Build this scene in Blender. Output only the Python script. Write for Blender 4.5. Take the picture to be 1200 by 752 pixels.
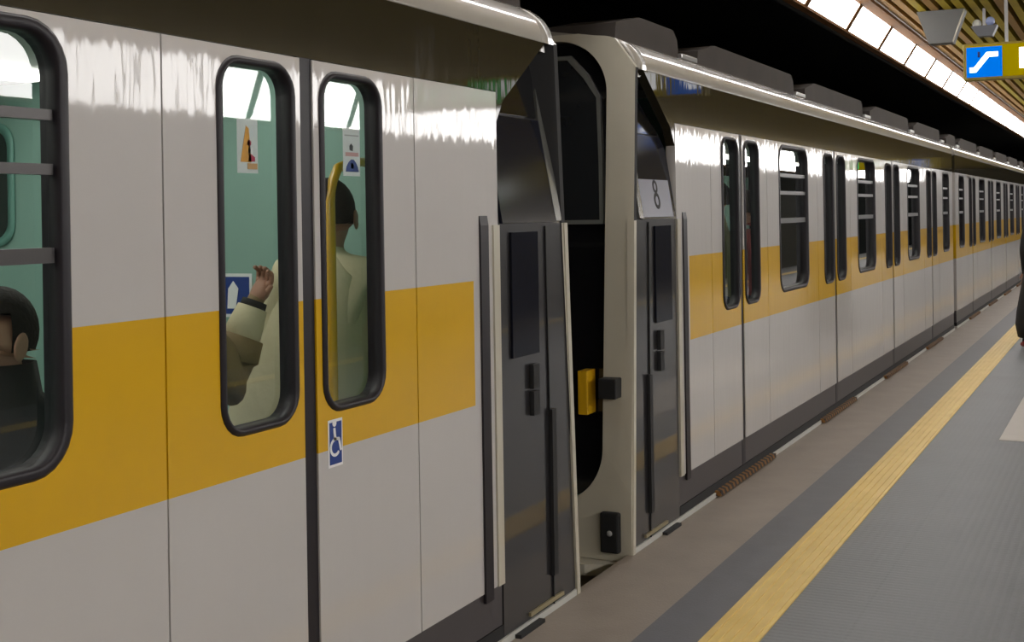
import bpy, bmesh, math, random
from mathutils import Vector, Matrix
random.seed(4)
for o in list(bpy.data.objects): bpy.data.objects.remove(o)
scene = bpy.context.scene
C = scene.collection
PI = math.pi

# ------------------------------------------------------------------ camera
F_PX, VPX, ROLL, EYE = 1508.0, 1330.0, 0.016, 1.61
YAW = math.atan((VPX - 600) / math.cos(ROLL) / F_PX)
CY = 239 + math.tan(ROLL) * (VPX - 600)
cd = bpy.data.cameras.new('camera'); cam = bpy.data.objects.new('camera', cd); C.objects.link(cam)
cd.sensor_fit = 'HORIZONTAL'; cd.sensor_width = 36; cd.lens = F_PX / 1200 * 36
cd.shift_y = -(376 - CY) / 1200
cd.clip_start = .05; cd.clip_end = 200
cam.matrix_world = Matrix.Translation((0, 0, EYE)) @ Matrix.Rotation(YAW, 4, 'Z') @ Matrix.Rotation(PI/2, 4, 'X') @ Matrix.Rotation(-ROLL, 4, 'Z')
scene.camera = cam

# ------------------------------------------------------------------ world, exposure
w = bpy.data.worlds.new('world'); scene.world = w; w.use_nodes = True
w.node_tree.nodes['Background'].inputs[0].default_value = (.03, .03, .032, 1)
w.node_tree.nodes['Background'].inputs[1].default_value = .3
vs = scene.view_settings
vs.view_transform = 'Standard'; vs.look = 'None'; vs.gamma = 1; vs.use_curve_mapping = False
vs.exposure = 0.2
LAMP = 12.0          # radiance of the ceiling strip diffusers
OPP = 10.0           # the sloping panels over the opposite platform edge
CABIN = 6.0         # radiance of the lamps inside the cars

# ------------------------------------------------------------------ materials
MATS = {}
def newmat(name):
    m = bpy.data.materials.new(name); m.use_nodes = True
    nt = m.node_tree
    return m, nt, nt.nodes['Principled BSDF']
def mat(name, col, rough=.5, metal=0, coat=0, coat_rough=.05, vary=.08, scale=6, bump=0, bscale=40, spec=.5, bstretch=(1, 1, 1)):
    if name in MATS: return MATS[name]
    m, nt, b = newmat(name)
    N, L = nt.nodes, nt.links
    tc = N.new('ShaderNodeTexCoord')
    no = N.new('ShaderNodeTexNoise'); no.inputs['Scale'].default_value = scale; no.inputs['Detail'].default_value = 4
    L.new(tc.outputs['Object'], no.inputs['Vector'])
    mx = N.new('ShaderNodeMix'); mx.data_type = 'RGBA'
    mx.inputs['A'].default_value = [c*(1-vary) for c in col] + [1]
    mx.inputs['B'].default_value = [min(1, c*(1+vary)) for c in col] + [1]
    L.new(no.outputs['Fac'], mx.inputs['Factor']); L.new(mx.outputs['Result'], b.inputs['Base Color'])
    b.inputs['Roughness'].default_value = rough; b.inputs['Metallic'].default_value = metal
    b.inputs['Coat Weight'].default_value = coat; b.inputs['Coat Roughness'].default_value = coat_rough
    b.inputs['Specular IOR Level'].default_value = spec
    if bump:
        mp = N.new('ShaderNodeMapping'); mp.inputs['Scale'].default_value = bstretch
        L.new(tc.outputs['Object'], mp.inputs['Vector'])
        n2 = N.new('ShaderNodeTexNoise'); n2.inputs['Scale'].default_value = bscale; n2.inputs['Detail'].default_value = 2
        L.new(mp.outputs['Vector'], n2.inputs['Vector'])
        bp = N.new('ShaderNodeBump'); bp.inputs['Strength'].default_value = bump; bp.inputs['Distance'].default_value = .01
        L.new(n2.outputs['Fac'], bp.inputs['Height'])
        L.new(bp.outputs['Normal'], b.inputs['Normal']); L.new(bp.outputs['Normal'], b.inputs['Coat Normal'])
    MATS[name] = m
    return m
def emis(name, col, strength):
    if name in MATS: return MATS[name]
    m, nt, b = newmat(name)
    b.inputs['Base Color'].default_value = [c*.6 for c in col] + [1]; b.inputs['Roughness'].default_value = .4; b.inputs['Specular IOR Level'].default_value = 0
    b.inputs['Emission Color'].default_value = list(col) + [1]; b.inputs['Emission Strength'].default_value = strength
    MATS[name] = m
    return m
def glass(name, tint, refl=1.0):
    if name in MATS: return MATS[name]
    m = bpy.data.materials.new(name); m.use_nodes = True; nt = m.node_tree; N, L = nt.nodes, nt.links
    N.remove(N['Principled BSDF'])
    tr = N.new('ShaderNodeBsdfTransparent'); tr.inputs['Color'].default_value = list(tint) + [1]
    gl = N.new('ShaderNodeBsdfGlossy'); gl.inputs['Roughness'].default_value = .015
    fr = N.new('ShaderNodeFresnel'); fr.inputs['IOR'].default_value = 1.5
    mx = N.new('ShaderNodeMixShader')
    ge = N.new('ShaderNodeNewGeometry'); inv = N.new('ShaderNodeMath'); inv.operation = 'SUBTRACT'; inv.inputs[0].default_value = 1
    L.new(ge.outputs['Backfacing'], inv.inputs[1])
    mu = N.new('ShaderNodeMath'); mu.operation = 'MULTIPLY'; L.new(fr.outputs['Fac'], mu.inputs[0]); L.new(inv.outputs[0], mu.inputs[1])
    m2 = N.new('ShaderNodeMath'); m2.operation = 'MULTIPLY'; m2.use_clamp = True; m2.inputs[1].default_value = 1.85   # both faces of the pane reflect
    L.new(mu.outputs[0], m2.inputs[0]); L.new(m2.outputs[0], mx.inputs['Fac']); L.new(tr.outputs['BSDF'], mx.inputs[1]); L.new(gl.outputs['BSDF'], mx.inputs[2])
    L.new(mx.outputs['Shader'], N['Material Output'].inputs['Surface'])
    MATS[name] = m
    return m
WHITE, YELLOW = (.56, .535, .515), (.70, .40, .002)
Z_BAND0, Z_BAND1 = .925, 1.372
def paint(name, ystart=None):
    """white coach enamel with the yellow waist band; band limits in car coordinates"""
    m, nt, b = newmat(name); N, L = nt.nodes, nt.links
    tc = N.new('ShaderNodeTexCoord'); sp = N.new('ShaderNodeSeparateXYZ'); L.new(tc.outputs['Object'], sp.inputs[0])
    def cmp(sock, op, v):
        n = N.new('ShaderNodeMath'); n.operation = op; L.new(sock, n.inputs[0]); n.inputs[1].default_value = v; return n.outputs[0]
    def mul(a, c):
        n = N.new('ShaderNodeMath'); n.operation = 'MULTIPLY'; L.new(a, n.inputs[0]); L.new(c, n.inputs[1]); return n.outputs[0]
    f = mul(cmp(sp.outputs['Z'], 'GREATER_THAN', Z_BAND0), cmp(sp.outputs['Z'], 'LESS_THAN', Z_BAND1))
    if ystart is not None: f = mul(f, cmp(sp.outputs['Y'], 'GREATER_THAN', ystart))
    no = N.new('ShaderNodeTexNoise'); no.inputs['Scale'].default_value = 3; no.inputs['Detail'].default_value = 5
    L.new(tc.outputs['Object'], no.inputs['Vector'])
    def two(c, v):
        x = N.new('ShaderNodeMix'); x.data_type = 'RGBA'
        x.inputs['A'].default_value = [k*(1-v) for k in c] + [1]; x.inputs['B'].default_value = [min(1, k*(1+v)) for k in c] + [1]
        L.new(no.outputs['Fac'], x.inputs['Factor']); return x.outputs['Result']
    mx = N.new('ShaderNodeMix'); mx.data_type = 'RGBA'
    L.new(f, mx.inputs['Factor']); L.new(two(WHITE, .05), mx.inputs['A']); L.new(two(YELLOW, .06), mx.inputs['B'])
    L.new(mx.outputs['Result'], b.inputs['Base Color'])
    b.inputs['Roughness'].default_value = .45; b.inputs['Coat Weight'].default_value = .8; b.inputs['Coat Roughness'].default_value = .045; b.inputs['Coat IOR'].default_value = 1.52
    b.inputs['Specular IOR Level'].default_value = .2
    mp = N.new('ShaderNodeMapping'); mp.inputs['Scale'].default_value = (1, 9, 1.2); L.new(tc.outputs['Object'], mp.inputs['Vector'])
    n2 = N.new('ShaderNodeTexNoise'); n2.inputs['Scale'].default_value = 2.2; n2.inputs['Detail'].default_value = 1.5
    L.new(mp.outputs['Vector'], n2.inputs['Vector'])
    bp = N.new('ShaderNodeBump'); bp.inputs['Strength'].default_value = .10; bp.inputs['Distance'].default_value = .012
    L.new(n2.outputs['Fac'], bp.inputs['Height']); L.new(bp.outputs['Normal'], b.inputs['Coat Normal'])
    MATS[name] = m
    return m
P_BAND = paint('coach_enamel'); P_CAB = paint('coach_enamel_cab', .925)
M_DARKBAND = mat('olive_black_gloss', (.030, .025, .014), .5, spec=0, coat=.62, coat_rough=.05, bump=.08, bscale=2.5, bstretch=(1, 6, 1))
M_SKIRT = mat('skirt_grey', (.062, .055, .058), .42)
M_CREAM = mat('cream_enamel', (.56, .52, .42), .35, coat=.6, coat_rough=.12)
M_SILL = mat('pale_sill', (.52, .52, .48), .5, vary=.15)
M_ROOF = mat('roof_cream', (.34, .315, .275), .4, coat=1, coat_rough=.07, vary=.1)
M_ROOFGREY = mat('roof_gear_grey', (.055, .047, .042), .7, spec=.2, vary=.2)
M_BLACK = mat('black_gloss', (.008, .008, .009), .12, coat=.6)
M_MATT = mat('matt_black', (.012, .012, .013), .7)
M_RUBBER = mat('dark_rubber', (.017, .014, .018), .42, spec=.35)
M_CABDOOR = mat('cab_door_grey', (.022, .021, .023), .4, spec=.2, coat=1, coat_rough=.035)
M_TURQ = mat('turquoise_lining', (.27, .44, .375), .45, vary=.05)
M_CFLOOR = mat('car_floor', (.09, .09, .10), .5)
M_CCEIL = mat('car_ceiling', (.6, .6, .56), .5)
M_RAIL = mat('yellow_rail', (.75, .42, .01), .35, coat=.3)
M_STEEL = mat('steel', (.5, .5, .5), .3, metal=1)
M_SEAT = mat('seat_grey', (.12, .10, .09), .6)
G_WIN = glass('window_glass', (.92, .95, .94)); G_CAB = glass('cab_glass', (.22, .23, .26))
M_VENT = mat('bronze_bar', (.075, .07, .07), .35, metal=.4)

# ------------------------------------------------------------------ helpers
def link(name, me, parent=None, loc=(0, 0, 0)):
    o = bpy.data.objects.new(name, me); C.objects.link(o); o.parent = parent; o.location = loc
    return o
def me_from(bm, name, mats, smooth=False):
    bmesh.ops.recalc_face_normals(bm, faces=bm.faces)
    me = bpy.data.meshes.new(name); bm.to_mesh(me); bm.free()
    for m in (mats if isinstance(mats, (list, tuple)) else [mats]): me.materials.append(m)
    if smooth:
        for p in me.polygons: p.use_smooth = True
    return me
def tag(o, label=None, cat=None, group=None, kind=None):
    if label: o['label'] = label
    if cat: o['category'] = cat
    if group: o['group'] = group
    if kind: o['kind'] = kind
    return o
def empty(name, loc, rz=0):
    o = bpy.data.objects.new(name, None); C.objects.link(o); o.location = loc; o.rotation_euler = (0, 0, rz); o.empty_display_size = .2
    return o
def abox(bm, x0, x1, y0, y1, z0, z1, bev=0):
    r = bmesh.ops.create_cube(bm, size=1); v = r['verts']
    bmesh.ops.scale(bm, vec=(abs(x1-x0), abs(y1-y0), abs(z1-z0)), verts=v)
    bmesh.ops.translate(bm, vec=((x0+x1)/2, (y0+y1)/2, (z0+z1)/2), verts=v)
    if bev:
        es = {e for k in v for e in k.link_edges}
        bmesh.ops.bevel(bm, geom=list(es), offset=bev, segments=2, affect='EDGES', profile=.5)
def box(name, x0, x1, y0, y1, z0, z1, m, parent=None, bev=0):
    bm = bmesh.new(); abox(bm, x0, x1, y0, y1, z0, z1, bev)
    return link(name, me_from(bm, name, m), parent)
def extrude_poly(bm, pts, axis, a, b, midx=None):
    """polygon in the two other axes, extruded from a to b along axis (0=x,1=y,2=z)"""
    def P(u, v, t):
        return (t, u, v) if axis == 0 else ((u, t, v) if axis == 1 else (u, v, t))
    lo = [bm.verts.new(P(u, v, a)) for u, v in pts]; hi = [bm.verts.new(P(u, v, b)) for u, v in pts]
    n = len(pts); fs = [bm.faces.new(lo), bm.faces.new(hi)]
    for i in range(n): fs.append(bm.faces.new((lo[i], lo[(i+1) % n], hi[(i+1) % n], hi[i])))
    return fs
def poly_obj(name, pts, axis, a, b, m, parent=None):
    bm = bmesh.new(); extrude_poly(bm, pts, axis, a, b)
    return link(name, me_from(bm, name, m), parent)
def rrect(a0, a1, b0, b1, r, n=6):
    """rounded rectangle loop, 4*(n+1) points; each corner has a middle point when n is even"""
    out = []
    for cx, cy, s in ((a1-r, b1-r, 0), (a0+r, b1-r, 1), (a0+r, b0+r, 2), (a1-r, b0+r, 3)):
        for k in range(n+1):
            t = s*PI/2 + k*PI/2/n
            out.append((cx + r*math.cos(t), cy + r*math.sin(t)))
    return out
def outer_map(n, a0, a1, b0, b1, hole):
    h0 = min(p[0] for p in hole); h1 = max(p[0] for p in hole); k0 = min(p[1] for p in hole); k1 = max(p[1] for p in hole)
    out = []
    for i, (a, b) in enumerate(hole):
        u = (a-(h0+h1)/2)/((h1-h0)/2); v = (b-(k0+k1)/2)/((k1-k0)/2)
        s, k = divmod(i, n+1)
        sg = [(1, 1), (-1, 1), (-1, -1), (1, -1)][s]
        if k == n//2: u, v = sg
        elif (k < n//2) == (s % 2 == 0): u = sg[0]
        else: v = sg[1]
        out.append((a0+(a1-a0)*(u+1)/2, b0+(b1-b0)*(v+1)/2))
    return out
def ring_panel(x, t, y0, y1, z0, z1, hole, n=6):
    """flat wall panel in the y-z plane with a rounded hole; slot 0 outside, slot 1 inside"""
    bm = bmesh.new(); out = outer_map(n, y0, y1, z0, z1, hole); N = len(hole)
    def loop(pts, xx): return [bm.verts.new((xx, p[0], p[1])) for p in pts]
    of, hf, hb, ob = loop(out, x), loop(hole, x), loop(hole, x-t), loop(out, x-t)
    for A, B, mi in ((of, hf, 0), (hf, hb, 1), (hb, ob, 1), (ob, of, 0)):
        for i in range(N):
            j = (i+1) % N
            f = bm.faces.new((A[i], A[j], B[j], B[i])); f.material_index = mi
    return bm
def sweep_ring(bm, loops):
    """closed ring from a list of (points, x) loops"""
    L = [[bm.verts.new((x, p[0], p[1])) for p in pts] for pts, x in loops]
    N = len(L[0])
    for a in range(len(L)):
        A, B = L[a], L[(a+1) % len(L)]
        for i in range(N):
            j = (i+1) % N; f = bm.faces.new((A[i], A[j], B[j], B[i])); f.smooth = True
def tube(bm, pts, r, seg=8, closed_ends=True):
    rings = []
    for i, p in enumerate(pts):
        p = Vector(p); a = Vector(pts[max(0, i-1)]); b = Vector(pts[min(len(pts)-1, i+1)])
        d = (b-a).normalized(); up = Vector((0, 0, 1)) if abs(d.z) < .9 else Vector((1, 0, 0))
        u = d.cross(up).normalized(); v = d.cross(u)
        rr = r[i] if isinstance(r, (list, tuple)) else r
        rings.append([bm.verts.new(p + u*rr*math.cos(2*PI*k/seg) + v*rr*math.sin(2*PI*k/seg)) for k in range(seg)])
    for A, B in zip(rings, rings[1:]):
        for k in range(seg):
            f = bm.faces.new((A[k], A[(k+1) % seg], B[(k+1) % seg], B[k])); f.smooth = True
    if closed_ends: bm.faces.new(rings[0]); bm.faces.new(rings[-1])
def struct(o): o['kind'] = 'structure'; return o

# ------------------------------------------------------------------ the station
XE = -2.165          # platform edge
XR = 4.40            # other edge of the island platform
Y0, Y1 = -12.0, 62.0
def floor_material():
    m, nt, b = newmat('stud_rubber'); N, L = nt.nodes, nt.links
    tc = N.new('ShaderNodeTexCoord')
    no = N.new('ShaderNodeTexNoise'); no.inputs['Scale'].default_value = 2.2; no.inputs['Detail'].default_value = 6
    L.new(tc.outputs['Object'], no.inputs['Vector'])
    n2 = N.new('ShaderNodeTexNoise'); n2.inputs['Scale'].default_value = 90; L.new(tc.outputs['Object'], n2.inputs['Vector'])
    ad = N.new('ShaderNodeMath'); ad.operation = 'ADD'; L.new(no.outputs['Fac'], ad.inputs[0]); L.new(n2.outputs['Fac'], ad.inputs[1])
    hf = N.new('ShaderNodeMath'); hf.operation = 'MULTIPLY'; L.new(ad.outputs[0], hf.inputs[0]); hf.inputs[1].default_value = .5
    br = N.new('ShaderNodeTexBrick'); br.offset = 0; br.inputs['Scale'].default_value = 1
    br.inputs['Brick Width'].default_value = .5; br.inputs['Row Height'].default_value = .5; br.inputs['Mortar Size'].default_value = .006
    br.inputs['Color1'].default_value = (1, 1, 1, 1); br.inputs['Color2'].default_value = (.97, .97, .97, 1); br.inputs['Mortar'].default_value = (.93, .93, .93, 1)
    L.new(tc.outputs['Object'], br.inputs['Vector'])
    mx = N.new('ShaderNodeMix'); mx.data_type = 'RGBA'; mx.inputs['A'].default_value = (.118, .121, .128, 1); mx.inputs['B'].default_value = (.20, .204, .213, 1)
    L.new(hf.outputs[0], mx.inputs['Factor'])
    m2 = N.new('ShaderNodeMix'); m2.data_type = 'RGBA'; m2.blend_type = 'MULTIPLY'; m2.inputs['Factor'].default_value = 1
    L.new(mx.outputs['Result'], m2.inputs['A']); L.new(br.outputs['Color'], m2.inputs['B']); L.new(m2.outputs['Result'], b.inputs['Base Color'])
    vo = N.new('ShaderNodeTexVoronoi'); vo.inputs['Scale'].default_value = 26; vo.inputs['Randomness'].default_value = 0
    L.new(tc.outputs['Object'], vo.inputs['Vector'])
    bp = N.new('ShaderNodeBump'); bp.inputs['Strength'].default_value = .16; bp.inputs['Distance'].default_value = .01; bp.invert = True
    L.new(vo.outputs['Distance'], bp.inputs['Height']); L.new(bp.outputs['Normal'], b.inputs['Normal'])
    b.inputs['Roughness'].default_value = .48; b.inputs['Specular IOR Level'].default_value = .4
    return m
def ridge_material():
    m, nt, b = newmat('tactile_yellow'); N, L = nt.nodes, nt.links
    tc = N.new('ShaderNodeTexCoord')
    no = N.new('ShaderNodeTexNoise'); no.inputs['Scale'].default_value = 5; no.inputs['Detail'].default_value = 8; L.new(tc.outputs['Object'], no.inputs['Vector'])
    mx = N.new('ShaderNodeMix'); mx.data_type = 'RGBA'; mx.inputs['A'].default_value = (.62, .42, .10, 1); mx.inputs['B'].default_value = (.82, .60, .20, 1)
    L.new(no.outputs['Fac'], mx.inputs['Factor']); L.new(mx.outputs['Result'], b.inputs['Base Color'])
    b.inputs['Roughness'].default_value = .45
    return m
M_FLOOR, M_TACT = floor_material(), ridge_material()
M_EDGE = mat('brown_edge_stone', (.255, .212, .175), .5, vary=.2, scale=4, bump=.15, bscale=120)
M_GREYBAND = mat('slate_band', (.108, .108, .119), .5, vary=.14, scale=8, bump=.1, bscale=120)
M_TUNNEL = mat('tunnel_black', (.006, .006, .007), .9)
M_BALLAST = mat('track_bed', (.03, .027, .025), .9, vary=.4, scale=20)
M_WALLR = mat('station_wall_panel', (.25, .23, .19), .5, vary=.06)
M_SLAT = mat('olive_slat', (.34, .25, .02), .6, spec=.1, vary=.3, scale=3, bump=.05)
M_SLATB = mat('bronze_slat', (.30, .17, .05), .6, spec=.1, vary=.3, scale=3)
M_PLENUM = mat('ceiling_void', (.02, .015, .008), .8)
M_FASCIA = mat('light_fascia', (.10, .045, .014), .7, spec=.05, vary=.2)

floor = struct(box('floor', XE, XR, Y0, Y1, -1.15, 0, M_FLOOR))
# edge stone, slate band, yellow tactile line: laid 2-6 mm proud
def trim(name, x0, x1, z, m):
    return struct(box(name, x0, x1, Y0, Y1, 0.0, z, m, None))
trim('trim_1', XE, -1.72, .004, M_EDGE)
trim('trim_2', -1.72, -1.49, .004, M_GREYBAND)
t3 = trim('trim_3', -1.49, -1.285, .006, M_TACT)
bm = bmesh.new(); 
for k in range(5): abox(bm, -1.472+k*.0385, -1.456+k*.0385, Y0, Y1, .005, .0105)
link('ridge', me_from(bm, 'ridge', M_TACT), t3)['kind'] = 'stuff'
struct(box('trim_4', -.865, -.25, 9.42, 13.6, 0, .004, mat('pale_floor_panel', (.46, .42, .38), .5, vary=.08)))
struct(box('trim_5', 3.45, 3.66, Y0, Y1, 0, .006, M_TACT))
struct(box('track_bed', -5.7, XE, Y0, Y1, -1.3, -1.15, M_BALLAST))
struct(box('track_bed', XR, 8.4, Y0, Y1, -1.3, -1.15, M_BALLAST))
struct(box('wall_left', -5.9, -5.7, Y0, Y1, -1.3, 4.3, M_TUNNEL))
wr = struct(box('wall_right', 8.4, 8.6, Y0, Y1, -1.3, 4.3, M_WALLR))
struct(box('wall_back', -5.9, 8.6, Y1, Y1+.2, -1.3, 4.3, M_TUNNEL))
struct(box('wall_front', -5.9, 8.6, Y0-.2, Y0, -1.3, 4.3, M_WALLR))
ceil = struct(box('ceiling', -2.22, 4.5, Y0, Y1, 3.445, 3.52, M_PLENUM))
struct(box('ceiling_tunnel', -5.9, -2.22, Y0, Y1, 4.1, 4.3, M_TUNNEL))
struct(box('ceiling_tunnel', 4.54, 8.6, Y0, Y1, 4.1, 4.3, M_TUNNEL))
struct(box('trim_6', -2.27, -2.224, Y0, Y1, 3.09, 4.1, M_TUNNEL))
struct(box('trim_7', 4.505, 4.54, Y0, Y1, 2.7, 4.1, M_TUNNEL))
# ceiling slats, one by one
sl_me = {}
for i, m in enumerate((M_SLAT, M_SLATB)):
    bm = bmesh.new(); abox(bm, -.032, .032, Y0, Y1, 3.335, 3.444); sl_me[i] = me_from(bm, 'slat', m)
x = -1.875; i = 0
while x < 4.15:
    link('slat', sl_me[1 if i < 2 or i % 5 == 3 else 0], ceil, (x, 0, 0)); x += .108; i += 1

# long ceiling lamps over both platform edges
M_DIFF = emis('lamp_diffuser', (1.0, .975, .96), LAMP)
bm = bmesh.new(); extrude_poly(bm, [(-2.155, 3.112), (-2.035, 3.305), (-2.05, 3.315), (-2.17, 3.122)], 1, -.69, .69); dme = me_from(bm, 'diffuser', M_DIFF)
bm = bmesh.new()
for y in (-.745, .692): extrude_poly(bm, [(-2.150, 3.108), (-2.028, 3.303), (-2.06, 3.33), (-2.195, 3.125)], 1, y, y+.053)
abox(bm, -2.219, -2.153, -.745, .745, 3.088, 3.108); abox(bm, -2.033, -1.925, -.745, .745, 3.308, 3.335); abox(bm, -2.215, -2.196, -.745, .745, 3.088, 3.44)
hme = me_from(bm, 'housing', M_FASCIA)
PITCH = 1.49
yy = 10.958 - PITCH*14 + PITCH/2
while yy < 58:
    e = tag(empty('ceiling_lamp', (0, yy, 0)), 'long white fluorescent ceiling lamp in the row above the parked train', 'lamp', 'lamp row over the train')
    link('diffuser', dme, e); link('housing', hme, e)
    yy += PITCH
# the opposite edge has a sloping luminous fascia, cell by cell (the train's side mirrors it)
M_OPP = emis('fascia_diffuser', (1.0, .975, .96), OPP)
pf = [(4.435, 2.70), (4.455, 2.70), (4.255, 3.25), (4.235, 3.25)]
bm = bmesh.new(); extrude_poly(bm, pf, 1, -.445, .445); ome = me_from(bm, 'diffuser', M_OPP)
bm = bmesh.new()
for y in (-.495, .447): extrude_poly(bm, [(4.425, 2.735), (4.46, 2.735), (4.46, 3.44), (4.225, 3.44), (4.225, 3.25)], 1, y, y+.048)
abox(bm, 4.457, 4.5, -.495, .495, 2.66, 3.44); abox(bm, 4.41, 4.457, -.495, .495, 2.66, 2.698)
ohm = me_from(bm, 'housing', M_FASCIA)
yy = -8.0
while yy < 58:
    e = tag(empty('fascia_lamp', (0, yy, 0)), 'sloping white light panel above the opposite platform edge', 'lamp', 'light panels over the opposite edge')
    link('diffuser', ome, e); link('housing', ohm, e); yy += 1.0

# ------------------------------------------------------------------ the cars
HW = 1.375; LEN = 11.96; XCAR = -2.14 - HW
DOORS = [1.945 + 2.69*k for k in range(4)]
LEAF = .612; Z0, Z1, ZT = .235, 2.065, 2.30
ZW0, ZW1 = 1.037, 2.037
def rake(z): return .15*(max(0, z)/2.3)**1.6
cache = {}
def cached(key, fn):
    if key not in cache: cache[key] = fn()
    return cache[key]
def flipx(bm, s):
    if s < 0: bmesh.ops.scale(bm, vec=(-1, 1, 1), verts=bm.verts)
    return bm
def window_parts(parent, key, s, hole_rect, r, depth, face, x=HW, proud=.010):
    a0, a1, b0, b1 = hole_rect
    def fr():
        bm = bmesh.new(); o = .006
        sweep_ring(bm, [(rrect(a0-o, a1+o, b0-o, b1+o, r+o), x+.001), (rrect(a0+.002, a1-.002, b0+.002, b1-.002, r), x+proud),
                        (rrect(a0+face*.75, a1-face*.75, b0+face*.75, b1-face*.75, max(.02, r-face*.75)), x+proud*.85),
                        (rrect(a0+face, a1-face, b0+face, b1-face, max(.015, r-face)), x+.002),
                        (rrect(a0+face, a1-face, b0+face, b1-face, max(.015, r-face)), x-depth-.012),
                        (rrect(a0+.002, a1-.002, b0+.002, b1-.002, r), x-depth-.012)])
        return me_from(flipx(bm, s), 'window_frame', M_RUBBER)
    def gl():
        bm = bmesh.new(); g = face-.001
        extrude_poly(bm, rrect(a0+g, a1-g, b0+g, b1-g, max(.015, r-g)), 0, x-depth, x-depth+.006)
        return me_from(flipx(bm, s), 'window_pane', G_WIN)
    link('window_frame', cached(('f',)+key, fr), parent); link('window_pane', cached(('g',)+key, gl), parent)

def leaf(car, yc, side, s):
    """side -1: leaf before the centre line, +1 after"""
    def pm():
        w0, w1 = (-.4, -.066) if side < 0 else (.066, .4)
        l0, l1 = (-LEAF, -.032) if side < 0 else (.032, LEAF)
        l0 += .003 if side < 0 else 0; l1 -= .003 if side > 0 else 0
        hole = rrect(w0-.025+.0, w1+.0, ZW0, ZW1, .075) if False else rrect(w0, w1, ZW0, ZW1, .085)
        return me_from(flipx(ring_panel(HW, .05, l0, l1, Z0, Z1, hole), s), 'door_leaf', [P_BAND, M_TURQ])
    o = link('door_leaf', cached(('leaf', side, s), pm), car, (0, yc, 0))
    w0, w1 = (-.4, -.066) if side < 0 else (.066, .4)
    window_parts(o, ('leaf', side, s), s, (w0, w1, ZW0, ZW1), .085, .036, .016)
    return o
def window_bay(car, y0, y1, s, ww, bars=True):
    yc = (y0+y1)/2; h = (y1-y0)/2
    hole = rrect(-ww/2, ww/2, ZW0+.02, ZW1+.01, .11)
    o = link('side_panel', cached(('bay', round(h, 3), ww, s), lambda: me_from(flipx(ring_panel(HW, .05, -h+.003, h-.003, Z0, Z1, hole), s), 'side_panel', [P_BAND, M_TURQ])), car, (0, yc, 0))
    window_parts(o, ('bay', ww, s), s, (-ww/2, ww/2, ZW0+.02, ZW1+.01), .11, .045, .022, proud=.006)
    if bars:
        def bm_():
            bm = bmesh.new()
            for z, hh in ((1.845, .012), (1.725, .012), (1.535, .017)):
                abox(bm, HW-.036, HW-.012, -ww/2+.03, ww/2-.03, z-hh, z+hh)
            return me_from(flipx(bm, s), 'vent_bars', M_VENT)
        for z, hh in ((1.845, .012), (1.725, .012), (1.535, .017)):
            def one(z=z, hh=hh):
                bm = bmesh.new(); abox(bm, HW-.036, HW-.012, -ww/2+.03, ww/2-.03, z-hh, z+hh)
                return me_from(flipx(bm, s), 'window_bar', M_VENT)
            link('window_bar', cached(('bar', z, ww, s), one), o)
    return o
def plain_panel(car, y0, y1, s, m, name='side_panel'):
    def f():
        bm = bmesh.new(); abox(bm, HW-.05, HW, y0+.003, y1-.003, Z0, Z1)
        bm.faces.ensure_lookup_table()
        for fc in bm.faces:
            fc.material_index = 1 if fc.calc_center_median().x < HW-.045 else 0
        return me_from(flipx(bm, s), name, [m, M_TURQ])
    return link(name, cached((name, y0, y1, s), f), car)
PROF = [(HW, 2.30)] + [(HW-.2+.2*math.cos(t*PI/2/14), 2.305+.165*math.sin(t*PI/2/14)) for t in range(14)] + [(HW-.2, 2.47), (HW-.5, 2.52), (0, 2.545)]
def roof_z(x):
    for (x1, z1), (x0, z0) in zip(PROF[1:], PROF[2:]):
        if x0 <= x <= x1: return z1 + (z0-z1)*(x1-x)/(x1-x0)
    return 2.30
def roof_mesh(cab):
    prof = PROF
    pts = prof + [(-x, z) for x, z in reversed(prof[:-1])]
    inner = [(-HW+.06, 2.27), (HW-.06, 2.27)]
    allp = pts + inner
    bm = bmesh.new(); rows = []
    for e in (0, 1):
        rows.append([bm.verts.new((x, (.30 if cab else 0.0) if e == 0 else LEN, z)) for x, z in allp])
    n = len(allp)
    for i in range(n):
        f = bm.faces.new((rows[0][i], rows[0][(i+1) % n], rows[1][(i+1) % n], rows[1][i])); f.smooth = i < len(pts)-1
    for rr in rows: bm.faces.new([bm.verts.new(q.co) for q in rr])
    return me_from(bm, 'roof', M_ROOF)
def stripe_material():
    m, nt, b = newmat('rusty_tread'); N, L = nt.nodes, nt.links
    tc = N.new('ShaderNodeTexCoord'); wv = N.new('ShaderNodeTexWave'); wv.bands_direction = 'DIAGONAL'; wv.inputs['Scale'].default_value = 9; wv.inputs['Distortion'].default_value = 1.5
    L.new(tc.outputs['Object'], wv.inputs['Vector'])
    cr = N.new('ShaderNodeValToRGB'); cr.color_ramp.elements[0].position = .35; cr.color_ramp.elements[0].color = (.02, .014, .012, 1); cr.color_ramp.elements[1].position = .65; cr.color_ramp.elements[1].color = (.22, .10, .022, 1)
    L.new(wv.outputs['Color'], cr.inputs['Fac']); L.new(cr.outputs['Color'], b.inputs['Base Color']); b.inputs['Roughness'].default_value = .7
    return m
M_RUST = stripe_material()
M_CLAMP = emis('cabin_lamp', (1, .97, .9), CABIN)

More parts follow.
